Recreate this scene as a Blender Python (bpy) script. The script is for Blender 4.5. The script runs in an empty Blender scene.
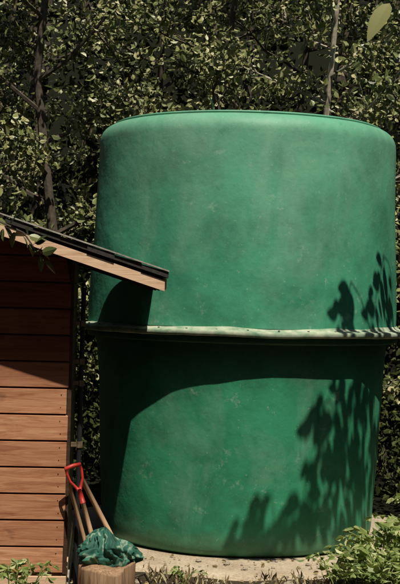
import bpy, math, random
import numpy as np
from mathutils import Vector, Matrix, noise
random.seed(7); rng=np.random.default_rng(7)
S=bpy.context.scene
S.view_settings.view_transform='Standard'; S.view_settings.look='None'; S.view_settings.exposure=0
COL=S.collection
SUN=Vector((0.17,-0.5,1.0))

# ---------------------------------------------------------------- helpers
def link(o,parent=None):
    COL.objects.link(o)
    if parent: o.parent=parent
    return o
def empty(name,loc=(0,0,0)):
    e=bpy.data.objects.new(name,None); e.location=loc; e.empty_display_size=.1; COL.objects.link(e); return e
def mesh_obj(name,verts,faces,mats,parent=None,smooth=False,fm=None,tint=None):
    me=bpy.data.meshes.new(name); me.from_pydata([tuple(v) for v in verts],[],[tuple(f) for f in faces])
    for m in (mats if isinstance(mats,(list,tuple)) else [mats]): me.materials.append(m)
    if fm is not None: me.polygons.foreach_set('material_index',np.array(fm,dtype=np.int32))
    if smooth: me.polygons.foreach_set('use_smooth',np.ones(len(me.polygons),dtype=bool))
    if tint is not None:
        a=me.attributes.new('tint','FLOAT','POINT'); a.data.foreach_set('value',np.array(tint,dtype=np.float32))
    me.update()
    o=bpy.data.objects.new(name,me); return link(o,parent)
class MB:
    def __init__(s): s.v=[];s.f=[];s.m=[];s.t=[]
    def add(s,v,f,m=0,t=0.5):
        b=len(s.v); s.v+= [tuple(x) for x in v]; s.f+=[tuple(i+b for i in q) for q in f]; s.m+=[m]*len(f); s.t+=[t]*len(v)
    def box(s,x0,x1,y0,y1,z0,z1,m=0,t=0.5):
        v=[(x0,y0,z0),(x1,y0,z0),(x1,y1,z0),(x0,y1,z0),(x0,y0,z1),(x1,y0,z1),(x1,y1,z1),(x0,y1,z1)]
        s.add(v,[(0,3,2,1),(4,5,6,7),(0,1,5,4),(1,2,6,5),(2,3,7,6),(3,0,4,7)],m,t)
    def tube(s,pts,rad,n=6,m=0,t=0.5,cap=True):
        pts=[Vector(p) for p in pts]; rs=rad if isinstance(rad,(list,tuple)) else [rad]*len(pts)
        V=[];F=[]
        ref=Vector((0.31,0.77,0.55)).normalized()
        for i,p in enumerate(pts):
            d=(pts[min(i+1,len(pts)-1)]-pts[max(i-1,0)])
            if d.length<1e-7: d=Vector((0,0,1))
            d.normalize(); a=d.cross(ref)
            if a.length<.1: a=d.cross(Vector((1,0,0)))
            a.normalize(); b=d.cross(a)
            for k in range(n):
                an=2*math.pi*k/n; V.append(p+(a*math.cos(an)+b*math.sin(an))*rs[i])
        for i in range(len(pts)-1):
            for k in range(n):
                F.append((i*n+k,i*n+(k+1)%n,(i+1)*n+(k+1)%n,(i+1)*n+k))
        if cap:
            F.append(tuple(range(n))); F.append(tuple((len(pts)-1)*n+k for k in range(n))[::-1])
        s.add(V,F,m,t)
    def leaves(s,C,D,size,m=1,tint=None,wide=.55,up=0.0):
        n=len(C)
        if n==0:return
        R=rng.normal(size=(n,3))
        if up>0:   # blades turn their faces toward the light
            R=np.cross(D,R*(1-up)*.75+np.array([.08,-.55,.85])*up*1.3)
            A=R/(np.linalg.norm(R,axis=1)[:,None]+1e-9)
        else:
            A=np.cross(D,R); A/=np.linalg.norm(A,axis=1)[:,None]+1e-9
        N=np.cross(D,A); L=size[:,None]; W=L*wide*.5
        f=(0.12*L)
        P=[C-D*L*.5, C-D*L*.18+A*W+N*f, C+D*L*.18+A*W*.85+N*f, C+D*L*.5-N*f*.5, C+D*L*.18-A*W*.85+N*f, C-D*L*.18-A*W+N*f]
        V=np.stack(P,axis=1).reshape(-1,3)
        b=len(s.v); s.v+=V.tolist()
        for i in range(n):
            k=b+i*6; s.f.append((k,k+1,k+2,k+3)); s.f.append((k,k+3,k+4,k+5))
        s.m+=[m]*(2*n)
        t=rng.random(n) if tint is None else tint
        s.t+=np.repeat(t,6).tolist()
    def bigleaf(s,c,d,nrm,L,W,m=1,t=.5):
        c=Vector(c); d=Vector(d).normalized(); a=d.cross(Vector(nrm)).normalized(); nn=a.cross(d)
        n=11; V=[];F=[]
        for k in range(n):
            u=k/(n-1); w=W*.5*(math.sin(math.pi*u**.8))**.8*(1-.25*u); bend=-.10*L*u*u
            w*=1+.06*(k%2)
            p=c+d*L*(u-.5)+nn*bend
            V+=[p-a*w+nn*w*.25,p,p+a*w+nn*w*.25]
        for k in range(n-1):
            q=k*3; F+=[(q,q+1,q+4,q+3),(q+1,q+2,q+5,q+4)]
        s.add(V,F,m,t)
    def obj(s,name,mats,parent=None,smooth=False):
        return mesh_obj(name,s.v,s.f,mats,parent,smooth,s.m,s.t)

def newmat(name):
    m=bpy.data.materials.new(name); m.use_nodes=True; nt=m.node_tree; nt.nodes.clear()
    out=nt.nodes.new('ShaderNodeOutputMaterial'); bs=nt.nodes.new('ShaderNodeBsdfPrincipled')
    nt.links.new(bs.outputs[0],out.inputs[0]); return m,nt,bs,out
def N(nt,t,**k):
    n=nt.nodes.new(t)
    for a,b in k.items(): setattr(n,a,b)
    return n
def ramp(nt,src,stops):
    r=N(nt,'ShaderNodeValToRGB'); e=r.color_ramp.elements
    while len(e)<len(stops): e.new(0.5)
    for i,(p,c) in enumerate(stops):
        e[i].position=p; e[i].color=(*c,1) if len(c)==3 else c
    nt.links.new(src,r.inputs[0]); return r.outputs[0]
def noisetex(nt,scale,detail=4,rough=.55,mscale=(1,1,1),loc=(0,0,0),dist=0):
    tc=N(nt,'ShaderNodeTexCoord'); mp=N(nt,'ShaderNodeMapping'); mp.inputs['Scale'].default_value=mscale; mp.inputs['Location'].default_value=loc
    nt.links.new(tc.outputs['Object'],mp.inputs[0]); n=N(nt,'ShaderNodeTexNoise')
    n.inputs['Scale'].default_value=scale; n.inputs['Detail'].default_value=detail; n.inputs['Roughness'].default_value=rough; n.inputs['Distortion'].default_value=dist
    nt.links.new(mp.outputs[0],n.inputs['Vector']); return n.outputs['Fac']
def mix(nt,fac,a,b,mode='MIX'):
    m=N(nt,'ShaderNodeMix',data_type='RGBA',blend_type=mode)
    for sock,v in ((m.inputs[0],fac),(m.inputs[6],a),(m.inputs[7],b)):
        if isinstance(v,(int,float)): sock.default_value=v
        elif isinstance(v,tuple): sock.default_value=(*v,1) if len(v)==3 else v
        else: nt.links.new(v,sock)
    return m.outputs[2]
def bump(nt,bs,h,st,dist=.01):
    b=N(nt,'ShaderNodeBump'); b.inputs['Strength'].default_value=st; b.inputs['Distance'].default_value=dist
    nt.links.new(h,b.inputs['Height']); nt.links.new(b.outputs[0],bs.inputs['Normal']); return b
def math_(nt,op,a,b=None):
    m=N(nt,'ShaderNodeMath',operation=op)
    for s,v in zip(m.inputs,(a,b)):
        if v is None: continue
        if isinstance(v,(int,float)): s.default_value=v
        else: nt.links.new(v,s)
    return m.outputs[0]
def objz(nt):
    tc=N(nt,'ShaderNodeTexCoord'); sp=N(nt,'ShaderNodeSeparateXYZ'); nt.links.new(tc.outputs['Object'],sp.inputs[0]); return sp.outputs[2]
def clampr(nt,v,a,b,lo=0.0,hi=1.0):
    m=N(nt,'ShaderNodeMapRange'); nt.links.new(v,m.inputs[0]); m.inputs[1].default_value=a; m.inputs[2].default_value=b; m.inputs[3].default_value=lo; m.inputs[4].default_value=hi; return m.outputs[0]
def simple(name,c,rough=.7,c2=None,sc=20,metal=0,b=.2):
    m,nt,bs,_=newmat(name); f=noisetex(nt,sc)
    c2=c2 or tuple(x*.6 for x in c)
    nt.links.new(ramp(nt,f,[(.3,c2),(.7,c)]),bs.inputs['Base Color']); bs.inputs['Roughness'].default_value=rough; bs.inputs['Metallic'].default_value=metal
    if b: bump(nt,bs,f,b)
    return m
def leafmat(name,cols,trans=.35,gloss=True):
    m,nt,bs,out=newmat(name)
    at=N(nt,'ShaderNodeAttribute',attribute_name='tint')
    c=ramp(nt,at.outputs['Fac'],cols)
    if gloss:
        nt.links.new(c,bs.inputs['Base Color']); bs.inputs['Roughness'].default_value=.45
        bs.inputs['Specular IOR Level'].default_value=.5
    else:
        nt.nodes.remove(bs); bs=N(nt,'ShaderNodeBsdfDiffuse'); nt.links.new(c,bs.inputs[0])
    if trans>0:
        tr=N(nt,'ShaderNodeBsdfTranslucent'); nt.links.new(mix(nt,1.0,c,(1.0,1.1,.45),'MULTIPLY'),tr.inputs[0])
        mx=N(nt,'ShaderNodeMixShader'); mx.inputs[0].default_value=trans
        nt.links.new(bs.outputs[0],mx.inputs[1]); nt.links.new(tr.outputs[0],mx.inputs[2]); nt.links.new(mx.outputs[0],out.inputs[0])
    else: nt.links.new(bs.outputs[0],out.inputs[0])
    return m

# ---------------------------------------------------------------- materials
def tankmat(name,upper):
    m,nt,bs,_=newmat(name)
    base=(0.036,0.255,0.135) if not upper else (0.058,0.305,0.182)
    dark=tuple(x*.64 for x in base); pale=(0.25,0.45,0.33)
    f1=noisetex(nt,1.6,6,.68)
    c=ramp(nt,f1,[(.34,dark),(.52,base),(.70,tuple(x*1.22 for x in base))])
    f2=noisetex(nt,2.2,6,.70,(1,1,.5),(3,1,2),.6)
    k=ramp(nt,f2,[(.48,(0,0,0)),(.74,(1,1,1))])
    if upper:
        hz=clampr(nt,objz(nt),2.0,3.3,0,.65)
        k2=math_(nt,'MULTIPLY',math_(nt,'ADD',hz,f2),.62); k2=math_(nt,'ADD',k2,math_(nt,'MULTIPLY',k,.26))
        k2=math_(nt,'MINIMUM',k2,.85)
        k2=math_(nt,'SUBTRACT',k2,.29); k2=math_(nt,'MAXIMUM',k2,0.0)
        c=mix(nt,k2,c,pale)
    else:
        c=mix(nt,math_(nt,'MULTIPLY',k,.42),c,pale)
    f3=noisetex(nt,34,2,.7); k3=ramp(nt,f3,[(.66,(0,0,0)),(.75,(1,1,1))])
    c=mix(nt,math_(nt,'MULTIPLY',k3,.35),c,(.42,.52,.42))
    f6=noisetex(nt,5,6,.75,(1,1,1),(9,4,1)); k6=ramp(nt,f6,[(.59,(0,0,0)),(.72,(1,1,1))])
    c=mix(nt,math_(nt,'MULTIPLY',k6,.5),c,tuple(x*.5 for x in base))
    k7=ramp(nt,f6,[(.30,(1,1,1)),(.39,(0,0,0))])
    c=mix(nt,math_(nt,'MULTIPLY',k7,.45),c,(.34,.50,.38))
    if not upper:
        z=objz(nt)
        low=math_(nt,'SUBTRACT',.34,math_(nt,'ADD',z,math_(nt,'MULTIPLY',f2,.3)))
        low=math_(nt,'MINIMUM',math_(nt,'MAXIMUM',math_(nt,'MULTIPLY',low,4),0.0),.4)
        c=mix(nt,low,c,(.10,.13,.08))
        g=clampr(nt,math_(nt,'ADD',z,math_(nt,'MULTIPLY',f2,.35)),1.38,1.68,0,.72)  # shade under the flange, painted into the shell colour
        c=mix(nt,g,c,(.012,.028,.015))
    nt.links.new(c,bs.inputs['Base Color'])
    bs.inputs['Roughness'].default_value=.55
    bs.inputs['Specular IOR Level'].default_value=.3
    f5=noisetex(nt,12,4,.6); f8=noisetex(nt,1.8,2,.5,loc=(4,4,4)); hh=math_(nt,'ADD',math_(nt,'MULTIPLY',f8,3.0),math_(nt,'MULTIPLY',f5,.5))
    bump(nt,bs,hh,.38,.02)
    return m
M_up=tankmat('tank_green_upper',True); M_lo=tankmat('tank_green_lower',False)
M_flange=simple('flange_dusty',(.50,.52,.40),.85,(.12,.24,.15),11)
M_bolt=simple('bolt_steel',(.20,.22,.18),.6,(.10,.12,.08),60,.2)

def woodmat(name,cols,sx=(1.2,14,14),eave_shade=None,sc=3.0):
    m,nt,bs,_=newmat(name)
    f=noisetex(nt,sc,6,.65,sx,dist=.8)
    c=ramp(nt,f,[(.25,cols[0]),(.5,cols[1]),(.78,cols[2])])
    at=N(nt,'ShaderNodeAttribute',attribute_name='tint')
    v=ramp(nt,at.outputs['Fac'],[(0,(.80,.72,.68)),(1,(1.12,1.12,1.12))])
    c=mix(nt,1.0,c,v,'MULTIPLY')
    if eave_shade:  # shade below the eave painted in: upper boards go darker and redder
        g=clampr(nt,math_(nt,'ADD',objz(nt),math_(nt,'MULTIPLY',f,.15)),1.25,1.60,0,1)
        c=mix(nt,g,c,mix(nt,1.0,c,eave_shade,'MULTIPLY'))
    kn=noisetex(nt,4,3,.5,(1,1,1.5),(2,7,4)); kk=ramp(nt,kn,[(.70,(0,0,0)),(.76,(1,1,1))])
    c=mix(nt,math_(nt,'MULTIPLY',kk,.6),c,tuple(x*.35 for x in cols[0]))
    nt.links.new(c,bs.inputs['Base Color']); bs.inputs['Roughness'].default_value=.75; bs.inputs['Specular IOR Level'].default_value=.25
    bump(nt,bs,f,.35,.006); return m
M_side=woodmat('cedar_siding',[(.25,.088,.038),(.48,.23,.125),(.64,.38,.23)],eave_shade=(.38,.25,.21))
M_trim=woodmat('pine_trim',[(.44,.25,.15),(.68,.46,.31),(.76,.57,.42)])
M_darkwood=woodmat('dark_wood',[(.03,.014,.009),(.06,.03,.018),(.09,.05,.03)])
M_roof=simple('roofing_felt',(.05,.043,.038),.9,(.02,.018,.016),60)
M_roofedge=simple('roofing_edge_metal',(.46,.43,.38),.6,(.22,.21,.19),30)
M_bark=simple('bark',(.12,.095,.07),.9,(.04,.03,.022),18,b=.6)
M_barkpale=simple('pale_bark',(.46,.41,.33),.85,(.2,.17,.13),14,b=.5)
LC=[(0,(.038,.050,.015)),(.35,(.12,.145,.046)),(.70,(.25,.255,.10)),(1,(.42,.39,.21))]
M_leaf=leafmat('poplar_leaves',LC,0)
M_leafd=leafmat('forest_leaves',[(0,(.018,.026,.010)),(.6,(.06,.074,.026)),(1,(.16,.165,.07))],0,False)
M_leafg=leafmat('weed_leaves',[(0,(.12,.18,.045)),(.5,(.26,.33,.10)),(1,(.48,.50,.24))],.25)
M_straw=leafmat('dry_grass',[(0,(.16,.12,.06)),(.6,(.36,.29,.16)),(1,(.5,.45,.28))],0,False)

# ---------------------------------------------------------------- tank
AX=(0.34,0.0)
tank=empty('water_tank',(AX[0],AX[1],0))
def lathe(name,prof,mat,n=192,wob=.006,seed=0,zw=0):
    V=[];F=[]
    for j,(r,z) in enumerate(prof):
        for i in range(n):
            a=2*math.pi*i/n
            w=wob*min(1,r)*(noise.noise(Vector((math.cos(a)*1.6+seed,math.sin(a)*1.6,z*1.3)))*1.6+.5*noise.noise(Vector((math.cos(a)*5,math.sin(a)*5+seed,z*4))))
            dz=zw*noise.noise(Vector((math.cos(a)*3+seed,math.sin(a)*3,7)))+zw*.5*noise.noise(Vector((math.cos(a)*11+seed,math.sin(a)*11,7)))
            V.append(((r+w)*math.cos(a),(r+w)*math.sin(a),z+dz))
    for j in range(len(prof)-1):
        for i in range(n):
            F.append((j*n+i,j*n+(i+1)%n,(j+1)*n+(i+1)%n,(j+1)*n+i))
    if prof[0][0]<.1: F.append(tuple(range(n))[::-1])
    if prof[-1][0]<.1: F.append(tuple((len(prof)-1)*n+i for i in range(n)))
    return mesh_obj(name,V,F,mat,tank,True)
lo=[(.05,.004),(.6,.004),(.98,.004),(1.02,.012),(1.045,.03),(1.058,.06),(1.064,.10)]
for k in range(1,25): 
    t=k/24; lo.append((1.064+(1.140-1.064)*t,.10+(1.53-.10)*t))
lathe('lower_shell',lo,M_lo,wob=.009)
up=[(1.212,1.645)]
for k in range(1,25):
    t=k/24; up.append((1.212+(1.162-1.212)*t,1.645+(3.04-1.645)*t))
for k in range(1,9):
    a=k/8*math.pi/2; up.append((1.162-.13*(1-math.cos(a)),3.04+.135*math.sin(a)))
up+=[(1.0,3.18),(.98,3.19)]
lathe('upper_shell',up,M_up,wob=.009)
lathe('top_lid',[(1.0,3.174),(1.045,3.176),(1.05,3.180),(1.05,3.188),(1.04,3.193),(.9,3.203),(.6,3.235),(.3,3.25),(.05,3.255)],M_up,wob=.004)
lathe('joint_flange_lower',[(1.10,1.505),(1.14,1.53),(1.215,1.536),(1.222,1.545),(1.222,1.574),(1.215,1.580),(1.1,1.580)],M_lo,wob=.006,seed=2)
lathe('joint_flange_upper',[(1.1,1.584),(1.272,1.584),(1.284,1.590),(1.286,1.616),(1.278,1.626),(1.232,1.634),(1.210,1.650),(1.2,1.665)],M_flange,wob=.012,seed=4,zw=.008)
mb=MB()
for i in range(36):
    a=2*math.pi*i/36; c=Vector((1.250*math.cos(a),1.250*math.sin(a),0))
    mb.tube([c+Vector((0,0,1.620)),c+Vector((0,0,1.638))],.008,6)
mb.obj('flange_bolts',[M_bolt],tank)
mb=MB()
mb.tube([(-.28,-.86,3.19),(-.285,-.87,3.24),(-.30,-.88,3.285),(-.315,-.88,3.305)],[.006,.005,.005,.004],8)
mb.tube([(-.28,-.86,3.185),(-.28,-.86,3.215)],.016,8)
mb.obj('vent_pipe',[M_lo],tank,True)

# ---------------------------------------------------------------- shed
shed=empty('garden_shed',(-0.77,-2.5,0)); shed.rotation_euler=(0,0,math.radians(4.5))
SL=.31; XE=.53; PK=-1.6; ZE=1.910
def rz(x): return ZE+(XE-x)*SL if x>PK else ZE+(XE-PK)*SL-(PK-x)*SL
XL=2*PK; XEL=2*PK-XE
D=1.72
mb=MB(); z=.2; BW=.157; r=random.Random(3)
def prof_board_x(xa,xb_lo,xb_hi,y,z0,z1,t,xl_hi=None):
    g=.006
    xa2=xl_hi if xl_hi is not None else xa
    v=[(xa,y-.006,z0),(xb_lo,y-.006,z0),(xb_lo,y-.018,z0+.003),(xa,y-.018,z0+.003),
       (xa2,y-.015,z1-g-.006),(xb_hi,y-.015,z1-g-.006),(xb_hi,y-.004,z1-g),(xa2,y-.004,z1-g)]
    mb.add(v,[(0,1,2,3)[::-1],(3,2,5,4),(4,5,6,7),(0,3,4,7)[::-1],(1,2,5,6)[::-1]],0,t)
while z<rz(PK)-.03:
    z1=z+BW
    def xr(zz): return 0.0 if zz<=rz(0) else XE-(zz-ZE)/SL
    a=min(0,xr(z)); b=min(0,xr(z1)); b=max(b,PK)
    jx=r.uniform(-.006,.006)
    if a==0: a+=jx
    if b==0: b+=jx
    cut=r.choice([-1.9,-1.35,-2.2]) if a>-.3 else None
    la=2*PK-a; lb=2*PK-b
    if cut:
        prof_board_x(la,cut-.002,cut-.002,0,z,z1,r.random(),lb); prof_board_x(cut+.002,a,b,0,z,z1,r.random())
    else: prof_board_x(la,a,b,0,z,z1,r.random(),lb)
    z=z1
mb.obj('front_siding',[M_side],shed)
mb=MB(); z=.2
while z<rz(0)-.05:
    for x in (-.04,-.62,-1.2): mb.tube([(x+r.uniform(-.006,.006),-.0185,z+.04),(x,-.0135,z+.04)],.0035,6); mb.tube([(x+r.uniform(-.006,.006),-.0175,z+.115),(x,-.0125,z+.115)],.0035,6)
    z+=BW
mb.obj('siding_nails',[simple('nail_rust',(.06,.03,.02),.7)],shed)
mb=MB()
H=rz(0)
mb.add([(XL,0,.18),(-.004,0,.18),(-.004,0,rz(0)),(PK,0,rz(PK)),(XL,0,rz(0)),(XL,D,.18),(-.004,D,.18),(-.004,D,rz(0)),(PK,D,rz(PK)),(XL,D,rz(0))],
 [(0,1,2,3,4),(9,8,7,6,5),(1,6,7,2),(5,0,4,9)],0,.3)
mb.obj('wall_core',[M_darkwood],shed)
mb=MB(); z=.2
while z<H-.02:
    z1=min(z+BW,H); mb.box(.001,.015,.045,D,z,z1-.006,0,r.random()); mb.box(XL-.017,XL-.003,.02,D,z,z1-.006,0,r.random()); z+=BW
mb.obj('side_siding',[M_darkwood],shed)
mb=MB()
mb.box(-.002,.022,-.010,.043,.19,rz(.02)-.02,0,.45)
mb.box(XL-.024,XL+.055,-.026,-.0185,.19,rz(0)-.02,0,.45)
mb.obj('corner_boards',[M_darkwood],shed)
mb=MB(); mb.box(XL-.02,.02,-.03,D+.02,.09,.178,0,.7)
mb.box(XL-.03,.03,-.04,D+.03,-.1,.087,1,.5)
mb.obj('sill_and_footing',[M_trim,simple('footing_concrete',(.38,.34,.28),.9,(.22,.2,.16),12)],shed)
# hidden rear roof edge, shaped to shade the tank and slanted to clear it
FO=-.36; BO=1.425; BE=D+.27; XC=XE-(BE-BO)*.92
def back(x): return BO+max(0,min(1,(XE-x)/(XE-XC)))*(BE-BO)
def slope(mb,xa,xb,y0,y1,d0,d1,m=0,t=.5):
    fa=y1(xa) if callable(y1) else y1; fb=y1(xb) if callable(y1) else y1
    v=[(xa,y0,rz(xa)+d0),(xb,y0,rz(xb)+d0),(xb,fb,rz(xb)+d0),(xa,fa,rz(xa)+d0),
       (xa,y0,rz(xa)+d1),(xb,y0,rz(xb)+d1),(xb,fb,rz(xb)+d1),(xa,fa,rz(xa)+d1)]
    mb.add(v,[(0,3,2,1),(4,5,6,7),(0,1,5,4),(1,2,6,5),(2,3,7,6),(3,0,4,7)],m,t)
mb=MB()
for xa,xb in ((PK,XC),(XC,XE),(XEL,PK)):
    slope(mb,xa,xb,FO,back if xa>=PK else BE,.035,.062,0,.2)
    for y in (.0,.5,1.1): slope(mb,xa,xb,y,y+.04,-.02,.034,0,.4)
mb.obj('roof_deck',[M_darkwood],shed)
mb=MB()
slope(mb,PK,XE+.01,FO-.028,FO-.002,-.018,.042,0,.9); slope(mb,XEL-.01,PK,FO-.028,FO-.002,-.018,.042,0,.7)
mb.box(XE+.011,XE+.022,FO,BO-.01,ZE-.012,ZE+.05,0,.6); mb.box(XEL-.028,XEL-.011,FO,BE,ZE-.012,ZE+.05,0,.6)
mb.obj('barge_boards',[M_trim],shed)
mb=MB()
def zz(x,o): return (ZE+(XE-PK)*SL-abs(x-PK)*SL)+o
for sgn in (1,-1):
    n=14; L=(XE-PK)+.030
    for k in range(n):
        a=PK+sgn*(L*k/n); b=PK+sgn*(L*(k+1)/n)
        lo_,hi_=min(a,b),max(a,b)
        ba=back(lo_)+.003 if sgn>0 else BE+.005; bb=back(hi_)+.003 if sgn>0 else BE+.005
        jit=r.uniform(-.004,.004)
        zl=.098 if sgn<0 else .090; zh=.090 if sgn<0 else .098
        v=[(lo_,FO-.04+jit,zz(lo_,.063)),(hi_,FO-.04+jit,zz(hi_,.063)),(hi_,bb,zz(hi_,.063)),(lo_,ba,zz(lo_,.063)),
           (lo_,FO-.04+jit,zz(lo_,zl)),(hi_,FO-.04+jit,zz(hi_,zh)),(hi_,bb,zz(hi_,zh)),(lo_,ba,zz(lo_,zl))]
        mb.add(v,[(0,3,2,1),(4,5,6,7),(0,1,5,4),(1,2,6,5),(2,3,7,6),(3,0,4,7)],0,.5)
mb.obj('roof_shingles',[M_roof],shed)
mb=MB()
slope(mb,PK,XE+.032,FO-.050,FO+.03,.0985,.107,0); slope(mb,XEL-.032,PK,FO-.050,FO+.03,.0985,.107,0)
mb.obj('roof_edge_strip',[M_roofedge],shed)
mb=MB()
mb.tube([(.075,.10,.1),(.075,.10,1.2),(.078,.10,1.90)],.015,10,0)
for zz_ in (.95,1.32,1.45,1.68): mb.tube([(.075,.10,zz_-.018),(.075,.10,zz_+.018)],.022,8,1); mb.box(.026,.06,.085,.115,zz_-.012,zz_+.012,1)
mb.obj('water_pipe',[simple('black_poly',(.02,.02,.02),.5),simple('brass_fitting',(.30,.22,.12),.5,(.1,.08,.05),30,.3)],shed)

# ---------------------------------------------------------------- ground, pad, hill
def gz(x,y):
    return -.03+.03*noise.noise(Vector((x*.7,y*.7,0)))+.012*noise.noise(Vector((x*4,y*4,3)))
V=[];F=[]
xs=sorted(set(np.concatenate([np.linspace(-150,-12,12),np.linspace(-12,12,130),np.linspace(12,150,12)]).round(3)))
ys=sorted(set(np.concatenate([np.linspace(-150,-14,12),np.linspace(-14,12,140),np.linspace(12,150,40)]).round(3)))
def hillz(x,y):
    h=0
    if y>8: h=11.0*(1-math.exp(-((y-8)/6)**2))+1.2*noise.noise(Vector((x*.15,y*.15,1)))*min(1,(y-8)/4)
    return h
for y in ys:
    for x in xs: V.append((x,y,gz(x,y)+hillz(x,y)))
nx=len(xs)
for j in range(len(ys)-1):
    for i in range(nx-1): F.append((j*nx+i,j*nx+i+1,(j+1)*nx+i+1,(j+1)*nx+i))
m,nt,bs,_=newmat('soil'); f=noisetex(nt,1.5,6,.65); f2=noisetex(nt,30,5,.7)
c=ramp(nt,f,[(.35,(.04,.028,.017)),(.55,(.075,.055,.034)),(.7,(.028,.034,.014))]); c=mix(nt,.5,c,ramp(nt,f2,[(.35,(.016,.012,.008)),(.7,(.11,.08,.052))]))
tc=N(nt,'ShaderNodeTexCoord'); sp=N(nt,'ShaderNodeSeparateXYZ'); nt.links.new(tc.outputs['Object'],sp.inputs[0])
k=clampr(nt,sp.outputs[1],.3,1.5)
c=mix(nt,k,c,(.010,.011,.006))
nt.links.new(c,bs.inputs['Base Color']); bs.inputs['Roughness'].default_value=.95; bs.inputs['Specular IOR Level'].default_value=.1; bump(nt,bs,f2,.6,.03)
mesh_obj('ground',V,F,m,None,True)
m,nt,bs,_=newmat('pad_concrete'); f=noisetex(nt,2.5,6,.7); f2=noisetex(nt,45,4,.7)
c=ramp(nt,f,[(.3,(.26,.185,.12)),(.55,(.52,.42,.31)),(.75,(.62,.52,.40))]); c=mix(nt,.35,c,ramp(nt,f2,[(.35,(.14,.10,.07)),(.65,(.66,.55,.43))]))
nt.links.new(c,bs.inputs['Base Color']); bs.inputs['Roughness'].default_value=.9; bump(nt,bs,f2,.6,.015)
V=[];F=[];n=160; rings=[0,.3,.6,.8,.9,.96,1.0,1.0]
for j,rr in enumerate(rings):
    for i in range(n):
        a=2*math.pi*i/n; R=1.58+.12*noise.noise(Vector((math.cos(a)*2,math.sin(a)*2,5)))+.04*noise.noise(Vector((math.cos(a)*9,math.sin(a)*9,5)))
        zt=(.000+.004*noise.noise(Vector((math.cos(a)*rr*4,math.sin(a)*rr*4,2)))) if j<6 else (-.012 if j==6 else -.2)
        if j==7: R+=.02
        V.append((AX[0]+R*rr*math.cos(a),AX[1]+R*rr*math.sin(a),zt))
for j in range(len(rings)-1):
    for i in range(n): F.append((j*n+i,j*n+(i+1)%n,(j+1)*n+(i+1)%n,(j+1)*n+i))
mesh_obj('concrete_pad',V,F,m,None,True)
mb=MB()
for i in range(300):
    a=random.uniform(-math.pi,0); R=random.uniform(1.12,2.3); x=AX[0]+R*math.cos(a); y=AX[1]+R*math.sin(a)
    if x<-.6 : continue
    s=random.choice([.006,.01,.014,.03])*random.uniform(.7,1.3); 
    if R<1.5: s*=.6
    V=[];
    for q in range(3):
        for w in range(6):
            an=w*math.pi/3+q*.4; rr=s*[.9,1.1,.55][q]*random.uniform(.8,1.2); V.append((x+rr*math.cos(an),y+rr*math.sin(an),(0 if R<1.5 else gz(x,y)-.005)+s*[0,.5,.95][q]))
    Fq=[(q*6+w,q*6+(w+1)%6,(q+1)*6+(w+1)%6,(q+1)*6+w) for q in range(2) for w in range(6)]+[(12,13,14,15,16,17)]
    mb.add(V,Fq,0,random.random())
mb.obj('loose_stones',[simple('stone',(.45,.38,.3),.9,(.2,.17,.13),30)])
mb=MB(); n=420; C=np.zeros((n,3)); a=rng.uniform(-math.pi,0,n); R=rng.uniform(1.1,2.6,n)
C[:,0]=AX[0]+R*np.cos(a); C[:,1]=R*np.sin(a); C[:,2]=.012
Dd=rng.normal(size=(n,3)); Dd[:,2]*=.15; Dd/=np.linalg.norm(Dd,axis=1)[:,None]
mb.leaves(C,Dd,rng.uniform(.02,.045,n),0,rng.random(n)*.7); mb.obj('leaf_litter',[M_straw])

# ---------------------------------------------------------------- trees
def grow(mb,base,height,r0,lean=(0,0),nb=16,crown=(.25,1.0),spread=1.5,leafn=26,leafs=(.06,.10),barkm=0,leafm=1,wide=.6,clump=.26,up=.45,rr=random):
    base=Vector(base); pts=[];rad=[]
    for k in range(9):
        t=k/8; pts.append(base+Vector((lean[0]*t+.10*noise.noise(Vector((t*3,base.x,base.y)))*height*.25,lean[1]*t+.10*noise.noise(Vector((base.y,t*3,base.x)))*height*.25,height*t))); rad.append(r0*(1-.85*t)+.008)
    mb.tube(pts,rad,8,barkm)
    def at(t):
        u=t*8; i=min(7,int(u)); return pts[i].lerp(pts[i+1],u-i),rad[i]*(1-(u-i))+rad[i+1]*(u-i)
    CC=[];
    for b in range(nb):
        t=crown[0]+(crown[1]-crown[0])*((b+.5)/nb); p,rb=at(min(t,.99)); az=b*2.4+rr.uniform(-.5,.5)
        L=spread*(1.05-.65*abs(t-.45)/.55)*rr.uniform(.7,1.15)
        d=Vector((math.cos(az),math.sin(az),up*rr.uniform(.4,1.4))).normalized()
        q=[p]; 
        for s_ in range(1,5):
            q.append(q[-1]+(d+Vector((rr.uniform(-.2,.2),rr.uniform(-.2,.2),rr.uniform(-.12,.2)))).normalized()*L/4)
        mb.tube(q,[min(rb*.55,.04)*(1-.2*i)+.003 for i in range(5)],5,barkm)
        for s_ in range(1,5):
            for w in range(3):
                dd=(d+Vector((rr.uniform(-1,1),rr.uniform(-1,1),rr.uniform(-.5,.8)))).normalized(); l=L*rr.uniform(.15,.34)
                e=q[s_]+dd*l; mb.tube([q[s_],q[s_].lerp(e,.5)+Vector((0,0,.03)),e],[.008,.005,.002],3,barkm,cap=False)
                CC.append((q[s_].lerp(e,.55),dd)); CC.append((e,dd))
    cnt=np.maximum(1,(leafn*rng.choice([.15,.5,1.0,1.6,2.4],len(CC))).astype(int)); n=int(cnt.sum())
    c0=np.repeat(np.array([tuple(c[0]) for c in CC]),cnt,axis=0); dd=np.repeat(np.array([tuple(c[1]) for c in CC]),cnt,axis=0)
    off=rng.normal(size=(n,3))*clump*np.array([.5,.5,.34])
    Dl=dd*.5+rng.normal(size=(n,3))*.6+np.array([0,-.15,-.55]); Dl/=np.linalg.norm(Dl,axis=1)[:,None]
    ct=np.clip(np.repeat(rng.random(len(CC)),cnt)*.65+rng.random(n)*.45-.05,0,1)
    mb.leaves(c0+off,Dl,leafs[0]+(leafs[1]-leafs[0])*rng.random(n)**1.4,leafm,ct,wide,up=.5)

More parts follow.
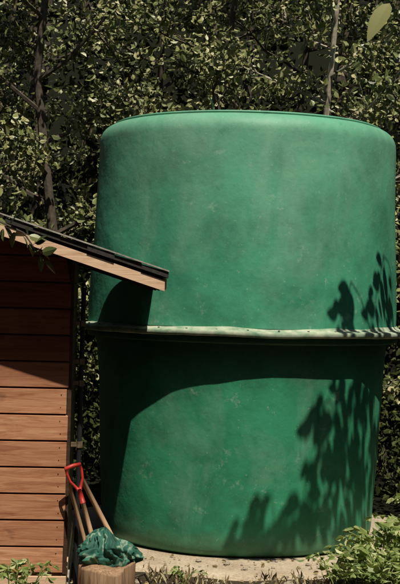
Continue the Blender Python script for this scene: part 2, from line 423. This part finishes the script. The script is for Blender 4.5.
variants=[]
for vi in range(4):
    mb=MB(); rr=random.Random(20+vi)
    grow(mb,(0,0,-.15),rr.uniform(7.2,8.2),.055 if vi!=1 else .045,(rr.uniform(-.4,.4),rr.uniform(-.3,.3)),24,(.10,1.0),1.5,13,(.04,.105),clump=.21,rr=rr)
    me=mesh_obj('poplar_tree',mb.v,mb.f,[M_bark if vi!=1 else M_barkpale,M_leaf],None,False,mb.m,mb.t); variants.append(me.data)
    bpy.data.objects.remove(me)
plc=[(-3.0,3.4,0),(-1.5,3.0,2),(0.1,3.9,3),(1.15,2.3,1),(2.6,3.2,0),(4.0,3.9,2),(-2.6,5.6,3),(-.7,5.8,0),(1.4,5.6,2),(3.1,5.6,3),(-4.6,4.6,2)]
for i,(x,y,v) in enumerate(plc):
    o=bpy.data.objects.new('poplar_tree' if i==0 else 'poplar_tree.%03d'%i,variants[v]); o.location=(x,y,0); o.rotation_euler=(0,0,[-.6,.5,.1,-.3,.7,-.1,.4,-.7,.3,0,.6][i]); s=.92+.16*((i*37)%10)/10
    o.scale=(s,s,s); COL.objects.link(o)
mb=MB(); rr=random.Random(5)
def mass(mb,c,per,sd,size,up=0):
    nc=len(c); cc=np.repeat(c,per,axis=0)+rng.normal(size=(nc*per,3))*np.array(sd); Dl=rng.normal(size=(nc*per,3))+np.array([0,0,-.4]); Dl/=np.linalg.norm(Dl,axis=1)[:,None]
    mb.leaves(cc,Dl,rng.uniform(size[0],size[1],nc*per),1,np.repeat(rng.random(nc),per)*.6+rng.random(nc*per)*.4,up=up)
nc=380; c=np.stack([rng.uniform(-6,7,nc),rng.uniform(7.3,9.5,nc),rng.uniform(.2,8,nc)],1)
mass(mb,c,50,(.38,.35,.28),(.10,.18),.4)
for i in range(26):
    x=rr.uniform(-7,8); y=rr.uniform(8,10.5); mb.tube([(x,y,-.2+hillz(x,y)),(x+rr.uniform(-.3,.3),y,5),(x+rr.uniform(-.5,.5),y,10)],[.12,.09,.04],6,0)
a=rng.uniform(0,2*math.pi,2400); R=rng.uniform(0,1,2400); c=np.stack([(6.2+2.5*R)*np.cos(a),-5+(9.5+2.5*R)*np.sin(a),rng.uniform(.3,12,2400)],1); c=c[c[:,1]<3.5]  # unseen ring of big leaves and trunks, added to block sky light
mass(mb,c,9,(.5,.5,.4),(.35,.6))
for i in range(40):
    t=rr.uniform(0,6.28); x=7.3*math.cos(t); y=-5+10.8*math.sin(t)
    if y<3.5: mb.tube([(x,y,-.2),(x+.2,y,5),(x,y+.2,10)],[.15,.1,.04],6,0)
mb.obj('forest_and_sky_blocker',[M_bark,M_leafd])
mb=MB(); nc=270; c=np.zeros((nc,3)); c[:,0]=rng.uniform(-3.0,4,nc); c[:,1]=rng.uniform(1.75,4.0,nc); c[:,2]=rng.uniform(.05,2.6,nc)*(.65+.35*np.sin(c[:,0]*2.3))
c2=np.stack([rng.uniform(1.85,3.2,60),rng.uniform(.2,1.8,60),rng.uniform(.05,1.3,60)],1); c3=np.stack([rng.uniform(-2.2,-1.35,50),rng.uniform(.4,1.6,50),rng.uniform(.05,1.7,50)],1)
c=np.concatenate([c,c2,c3]); mass(mb,c,40,(.19,.19,.15),(.05,.09),.3)
for i in range(0,len(c),3):
    p=c[i]; mb.tube([(p[0]+rr.uniform(-.3,.3),p[1],-.05),(p[0]+rr.uniform(-.1,.1),p[1],p[2]*.5),tuple(p)],[.012,.009,.004],4,0)
mb.obj('understory_shrubs',[M_bark,M_leafd])

# overhanging tree at the right; its hanging sprays shade the tank
mb=MB(); rr=random.Random(11)
T0=Vector((3.6,-4.2,0))
mb.tube([T0+Vector((0,0,-.2)),T0+Vector((-.03,.05,1.5)),T0+Vector((.05,.1,3)),T0+Vector((0,.2,4.6)),T0+Vector((.15,.2,6.2))],[.14,.12,.10,.07,.03],10,0)
limb=[Vector((3.6,-4.0,4.0)),Vector((3.2,-3.5,4.5)),Vector((2.8,-3.0,4.75)),Vector((2.4,-2.5,4.75)),Vector((2.1,-2.2,4.6))]
mb.tube(limb,[.06,.045,.03,.018,.010],8,0)
def surf(x,z):
    R=1.064+.09*z/1.5 if z<1.55 else 1.212-.05*(z-1.6)/1.4
    dx=max(-R*.99,min(R*.99,x-AX[0])); return Vector((AX[0]+dx,-math.sqrt(R*R-dx*dx),z))
strands=[((1.36,2.2),(1.24,1.66),12),((1.46,2.0),(1.42,1.6),6),((1.08,1.98),(.98,1.66),6),((1.0,1.85),(1.06,1.64),3),
 ((1.42,1.5),(1.38,.7),14),((1.34,1.5),(1.2,.6),18),((1.2,1.5),(1.08,.7),17),((1.06,1.45),(.98,1.0),7),
 ((1.38,.8),(1.2,.15),16),((1.25,.8),(1.05,.12),20),((1.1,.9),(.9,.25),19),((1.0,1.0),(.82,.66),11),
 ((.95,1.16),(.80,.95),7),((.95,.5),(.66,.12),14),((.78,.42),(.5,.12),10),((.56,.5),(.32,.28),7),((.50,.3),(.26,.1),8),((.64,.30),(.36,.08),9)]
nodes=list(limb[-2:])
for (a,b,n) in strands:
    tt=rr.uniform(0,.18); pp=[]; bow=rr.uniform(-.04,.04)
    for k in range(5):
        u=k/4; x=a[0]+(b[0]-a[0])*u+bow*math.sin(u*3); z=a[1]+(b[1]-a[1])*u; t=3.8-.9*z+tt
        p=surf(x,z); pp.append(p+SUN*t)
    mb.tube(pp,[.005,.004,.003,.003,.002],4,0,cap=False)
    nearest=min(nodes,key=lambda q:(q-pp[0]).length)
    mb.tube([nearest,nearest.lerp(pp[0],.5)+Vector((0,0,.04)),pp[0]],[.005,.004,.004],4,0,cap=False)
    nodes+=pp
    for k in range(n):
        u=(k+rr.random())/n; i=min(3,int(u*4)); p=pp[i].lerp(pp[i+1],u*4-i)
        sd=1 if k%2 else -1
        d=(pp[-1]-pp[0]).normalized()*.6+Vector((sd*rr.uniform(.2,1),rr.uniform(-.4,.4),rr.uniform(-.7,.1)))
        d.normalize(); L_=rr.uniform(.08,.14)
        mb.bigleaf(p+d*.065+Vector((rr.uniform(-.02,.02),0,rr.uniform(-.02,.02))),d,(rr.uniform(-.6,.6),rr.uniform(-.8,.2),1),L_,L_*.6,1,rr.random())
tw=[Vector((3.6,-4.2,3.6)),Vector((2.4,-5.2,3.4)),Vector((1.4,-5.8,3.3)),Vector((.80,-6.1,3.0)),Vector((.60,-6.2,2.82)),Vector((.555,-6.22,2.775))]
mb.tube(tw,[.04,.025,.015,.006,.003,.002],6,0)
mb.bigleaf((.51,-6.225,2.715),(-.52,-.1,-.85),(-.35,-.9,.45),.135,.062,1,.72)
for c_,d_ in (((.72,-6.16,2.95),(.3,.1,-.6)),((.80,-6.1,3.0),(.4,.1,-.4)),((.9,-6.1,3.02),(-.3,0,.7)),((1.0,-6.1,3.0),(.3,0,-.8)),((1.1,-6.0,3.1),(0,0,1)),((1.25,-5.9,3.15),(.2,.2,-.8))): mb.bigleaf(c_,d_,(.2,-.7,.7),.11,.06,1,.8)
nc=120; c=np.stack([rng.uniform(3.0,5.2,nc),rng.uniform(-5.4,-3.0,nc),rng.uniform(3.6,7.2,nc)],1); per=30
cc=np.repeat(c,per,axis=0)+rng.normal(size=(nc*per,3))*.16; Dl=rng.normal(size=(nc*per,3))+np.array([0,0,-.5]); Dl/=np.linalg.norm(Dl,axis=1)[:,None]
mb.leaves(cc,Dl,rng.uniform(.07,.12,nc*per),1,None,.55)
for i in range(nc):
    q=T0+Vector((0,.15,min(6,max(2.6,c[i][2]-.8)))); e=Vector(c[i]); mb.tube([q,q.lerp(e,.5)+Vector((0,0,.15)),e],[.022,.013,.003],4,0,cap=False)
mb.obj('overhanging_tree',[M_bark,M_leaf])

mb=MB(); b=Vector((-2.1,-4.9,0))
mb.tube([b+Vector((0,0,-.1)),b+Vector((.05,0,1)),b+Vector((.12,.05,2)),b+Vector((.1,.05,3))],[.045,.038,.025,.008],8,0)
tw=[b+Vector((.1,.02,1.7)),b+Vector((.5,.0,2.06)),b+Vector((.9,.0,2.22)),b+Vector((1.2,0,2.19)),b+Vector((1.38,.0,2.11)),b+Vector((1.46,.02,2.0))]
mb.tube(tw,[.018,.012,.009,.006,.004,.002],5,0)
for k in range(44):
    u=rr.uniform(.3,1)*5; i=min(4,int(u)); p=tw[i].lerp(tw[i+1],u-i); d=Vector((rr.uniform(-.3,1),rr.uniform(-.5,.5),rr.uniform(-1,.3))).normalized()
    L_=rr.uniform(.05,.085); mb.bigleaf(p+d*.05,d,(rr.uniform(-1,1),rr.uniform(-1,.6),rr.uniform(-.2,1)),L_,L_*.55,1,rr.random()*.5)
nc=40; c=np.stack([rng.uniform(-2.9,-1.5,nc),rng.uniform(-5.4,-4.4,nc),rng.uniform(1.4,3.2,nc)],1); per=26
cc=np.repeat(c,per,axis=0)+rng.normal(size=(nc*per,3))*.12; Dn=rng.normal(size=(nc*per,3)); Dn/=np.linalg.norm(Dn,axis=1)[:,None]
mb.leaves(cc,Dn,rng.uniform(.05,.09,nc*per),1)
for i in range(nc):
    q=b+Vector((.1,.03,min(2.6,max(1,c[i][2]-.4)))); mb.tube([q,Vector(c[i])],[.01,.003],4,0,cap=False)
mb.obj('sapling_tree',[M_bark,M_leaf])

# ---------------------------------------------------------------- plants near the base
def weed(name,base,n,h,spread,leafl,mats,pinn=7,seed=0,dirbias=(0,0)):
    rr=random.Random(seed); mb=MB(); C=[];Dl=[];Sz=[]
    for s_ in range(n):
        az=rr.uniform(0,2*math.pi); hh=h*rr.uniform(.45,1.1); sp=spread*rr.uniform(.3,1.1)
        b0=Vector((base[0]+rr.uniform(-.3,.3)*spread,base[1]+rr.uniform(-.3,.3)*spread,gz(base[0],base[1])))
        d=Vector((math.cos(az)+dirbias[0],math.sin(az)*.7+dirbias[1],0)); pts=[]
        for k in range(7):
            u=k/6; pts.append(b0+d*sp*u**1.4+Vector((0,0,hh*math.sin(u*1.9)/1.0)))
        mb.tube(pts,[.005*(1-.12*k) for k in range(7)],4,1,cap=False)
        for k in range(pinn*2):
            u=.25+.75*(k//2+1)/pinn; q=min(5.99,u*6); i=int(q); p=pts[i].lerp(pts[i+1],q-i) if i<6 else pts[6]
            t=(pts[min(6,i+1)]-pts[i]).normalized(); side=t.cross(Vector((0,0,1))).normalized()*(1 if k%2 else -1)
            dd=(side+t*.5+Vector((rr.uniform(-.2,.2),rr.uniform(-.2,.2),rr.uniform(-.3,.3)))).normalized(); l=leafl*rr.uniform(.6,1.35)*(1.15-.5*u)
            C.append(tuple(p+dd*l*.55)); Dl.append(tuple(dd)); Sz.append(l)
        C.append(tuple(pts[6]+t*.02)); Dl.append(tuple(t)); Sz.append(leafl*.8)
    mb.leaves(np.array(C),np.array(Dl),np.array(Sz),1,None,.5,up=.25)
    return mb.obj(name,[M_leafg,mats])
weed('leafy_weed',(1.36,-1.65,0),34,.44,.38,.085,M_leafg,6,1)
weed('leafy_weed.001',(1.0,-1.80,0),20,.22,.34,.07,M_leafg,5,2)
weed('leafy_weed.002',(1.70,-1.40,0),34,.60,.40,.09,M_leafg,7,3)
weed('leafy_weed.003',(-.92,-3.3,0),26,.43,.18,.06,M_leafg,5,4)
weed('leafy_weed.004',(-.08,-1.80,0),5,.12,.12,.045,M_leafg,4,5)
weed('leafy_weed.005',(1.22,-1.95,0),24,.28,.38,.08,M_leafg,6,6)
mb=MB(); C=[];Dl=[];Sz=[]
for i in range(2200):
    x=random.uniform(-.3,3.2); y=random.uniform(-2.3,-1.45)
    if noise.noise(Vector((x*2.5,y*2.5,8)))<.08: continue
    if math.hypot(x-AX[0],y)<1.62: continue
    C.append((x,y,.0)); Dl.append((random.uniform(-.8,.8),random.uniform(-.8,.8),1)); Sz.append(random.uniform(.03,.09))
Dl=np.array(Dl); Dl/=np.linalg.norm(Dl,axis=1)[:,None]; mb.leaves(np.array(C)+np.array(Dl)*np.array(Sz)[:,None]*.4,Dl,np.array(Sz),0,None,.05); mb.obj('dry_grass',[M_straw])

# ---------------------------------------------------------------- tools, stump, sack
M_red=simple('red_plastic',(.50,.03,.02),.5,(.30,.02,.015),20,b=0)
M_handle=woodmat('ash_handle',[(.30,.17,.09),(.50,.32,.19),(.60,.43,.28)],(8,8,1),sc=6)
M_steel=simple('tool_steel',(.22,.2,.18),.45,(.10,.06,.04),25,.6)
def dgrip(mb,zt,m):
    for s_ in (1,-1):
        mb.tube([(0,0,zt-.15),(s_*.016,0,zt-.12),(s_*.038,0,zt-.08),(s_*.045,0,zt-.03),(s_*.043,0,zt)],[.012,.009,.008,.008,.009],8,m)
    mb.tube([(-.049,0,zt),(0,0,zt+.004),(.049,0,zt)],[.011,.013,.011],10,m)
    mb.tube([(0,0,zt-.22),(0,0,zt-.135)],[.016,.014],10,m)
def aim(o,bot,top):
    d=(Vector(top)-Vector(bot)).normalized(); x=Vector((1,.25,0)); x=(x-d*x.dot(d)).normalized(); y=d.cross(x)
    M=Matrix((x,y,d)).transposed().to_4x4(); M.translation=Vector(bot); o.matrix_world=M
def blade(mb,w,h,m):
    V=[];F=[]
    for side in (0,1):
        for j in range(7):
            v=j/6
            for i in range(9):
                u=i/8*2-1; ww=w*(1 if v>.35 else (.35+.65*math.sqrt(max(0,1-(1-v/.35)**2)))) ; V.append((u*ww/2,.02*(u*u)-.004*side+.01,v*h))
    for j in range(6):
        for i in range(8):
            a=j*9+i; F.append((a,a+1,a+10,a+9)); F.append(tuple(63+q for q in (a,a+9,a+10,a+1)))
    mb.add(V,F,m)
sp_=empty('garden_spade'); mb=MB(); blade(mb,.17,.25,2); mb.tube([(0,.01,.20),(0,.005,.40)],[.022,.018],8,2); mb.tube([(0,.005,.38),(0,0,.77)],.0140,10,1); dgrip(mb,.92,0)
mb.obj('spade_body',[M_red,M_handle,M_steel],sp_,True); aim(sp_,(-.44,-2.66,-.03),(-.715,-2.62,.845))
fk=empty('garden_fork'); mb=MB()
for x in (-.075,-.025,.025,.075): mb.tube([(x,.02,0),(x,.0,.12),(x*.9,0,.24)],[.002,.006,.006],6,2)
mb.tube([(-.075,0,.24),(0,0,.255),(.075,0,.24)],.008,6,2); mb.tube([(0,0,.25),(0,0,.42)],[.014,.018],8,2); mb.tube([(0,0,.40),(0,0,.90)],[.0145,.0155],10,1)
mb.obj('fork_body',[M_red,M_handle,M_steel],fk,True); aim(fk,(-.22,-2.60,-.02),(-.66,-2.575,.76))
ho=empty('garden_hoe'); mb=MB(); mb.tube([(0,0,.05),(0,0,.76)],.012,10,1); mb.tube([(0,0,.06),(0,0,.02),(0,-.04,0)],.008,6,2); mb.box(-.07,.07,-.048,-.042,-.07,.02,2)
mb.obj('hoe_body',[M_red,M_handle,M_steel],ho,True); aim(ho,(-.50,-2.70,.02),(-.745,-2.60,.77))
mb=MB(); V=[];F=[];n=48
rings=[(1.12,-.05),(1.03,.04),(1.0,.14),(.99,.25),(.985,.325),(.96,.335),(.6,.337),(.2,.337)]
for j,(rr_,z) in enumerate(rings):
    for i in range(n):
        a=2*math.pi*i/n; w=1+.16*noise.noise(Vector((math.cos(a)*2,math.sin(a)*2,z*1.5)))+(.08*noise.noise(Vector((math.cos(a)*6,math.sin(a)*6,z))) if j<6 else 0)
        zo=.03*noise.noise(Vector((math.cos(a)*1.5*rr_,math.sin(a)*1.5*rr_,9))) if 3<j else 0
        V.append((.15*rr_*w*math.cos(a),.15*rr_*w*math.sin(a),z+zo))
for j in range(len(rings)-1):
    for i in range(n): F.append((j*n+i,j*n+(i+1)%n,(j+1)*n+(i+1)%n,(j+1)*n+i))
F.append(tuple(7*n+i for i in range(n)))
M_cut=woodmat('stump_wood',[(.08,.045,.025),(.30,.19,.115),(.48,.34,.22)],(16,16,1.0),sc=4)
o=mesh_obj('tree_stump',V,F,M_cut,None,True,tint=[.6]*len(V)); o.location=(-.485,-2.90,0)
m,nt,bs,_=newmat('green_cloth'); f=noisetex(nt,7,3,.5,(1,1,.3),dist=1.5); c=ramp(nt,f,[(.3,(.008,.05,.036)),(.50,(.015,.11,.075)),(.54,(.24,.32,.24)),(.58,(.02,.12,.08)),(.8,(.03,.16,.11))])
nt.links.new(c,bs.inputs['Base Color']); bs.inputs['Roughness'].default_value=.75; bump(nt,bs,f,.5,.02)
V=[];F=[];n=200;mr=48
for j in range(mr+1):
    v=j/mr; z=.0+.20*v
    rr_=(.165*(math.sin(math.pi*min(1,.12+v*.88)**.8)**.6) if v<.999 else .0)
    for i in range(n):
        a=2*math.pi*i/n; cx,sy=math.cos(a),math.sin(a)
        pl=.12*math.sin(a*15+7*noise.noise(Vector((cx*1.5,sy*1.5,v*2.5))))*(.4+.8*v)+.35*noise.noise(Vector((cx*1.6,sy*1.6,v*2)))+.18*noise.noise(Vector((cx*5,sy*5,v*6)))+.07*noise.noise(Vector((cx*12,sy*12,v*14)))
        R=rr_*(1+pl); lean=-.05*v*v
        V.append((1.05*R*cx+lean,.8*R*sy,z*(1+.25*noise.noise(Vector((cx*1.5,sy*1.5,3))))+.012*noise.noise(Vector((cx*6,sy*6,v*8)))-.05*max(0,cx)*v))
for j in range(mr):
    for i in range(n): F.append((j*n+i,j*n+(i+1)%n,(j+1)*n+(i+1)%n,(j+1)*n+i))
o=mesh_obj('green_cloth_sack',V,F,m,None,True); o.location=(-.455,-2.80,.315)

# ---------------------------------------------------------------- light & camera
w=bpy.data.worlds.new('World'); S.world=w; w.use_nodes=True; nt=w.node_tree
sky=nt.nodes.new('ShaderNodeTexSky'); sky.sky_type='NISHITA'; sky.sun_disc=False
el=math.atan2(SUN.z,math.hypot(SUN.x,SUN.y)); sky.sun_elevation=el; sky.sun_rotation=math.atan2(SUN.x,SUN.y)
sky.air_density=1.0; sky.dust_density=1.0
bg=nt.nodes['Background']; nt.links.new(sky.outputs[0],bg.inputs[0]); bg.inputs[1].default_value=.05
L=bpy.data.lights.new('sun','SUN'); L.energy=5.0; L.angle=math.radians(.5); L.color=(1,.935,.78)
lo_=bpy.data.objects.new('sun',L); lo_.rotation_euler=SUN.to_track_quat('Z','Y').to_euler(); COL.objects.link(lo_)
cam=bpy.data.cameras.new('camera'); cam.sensor_fit='VERTICAL'; cam.sensor_height=24; cam.lens=24*1260/584; cam.clip_end=1000
co=bpy.data.objects.new('camera',cam); co.matrix_world=Matrix.Translation((0,-10,1.89))@Matrix.Rotation(math.pi/2,4,'X')@Matrix.Rotation(math.radians(1.6),4,'Z')
COL.objects.link(co); S.camera=co
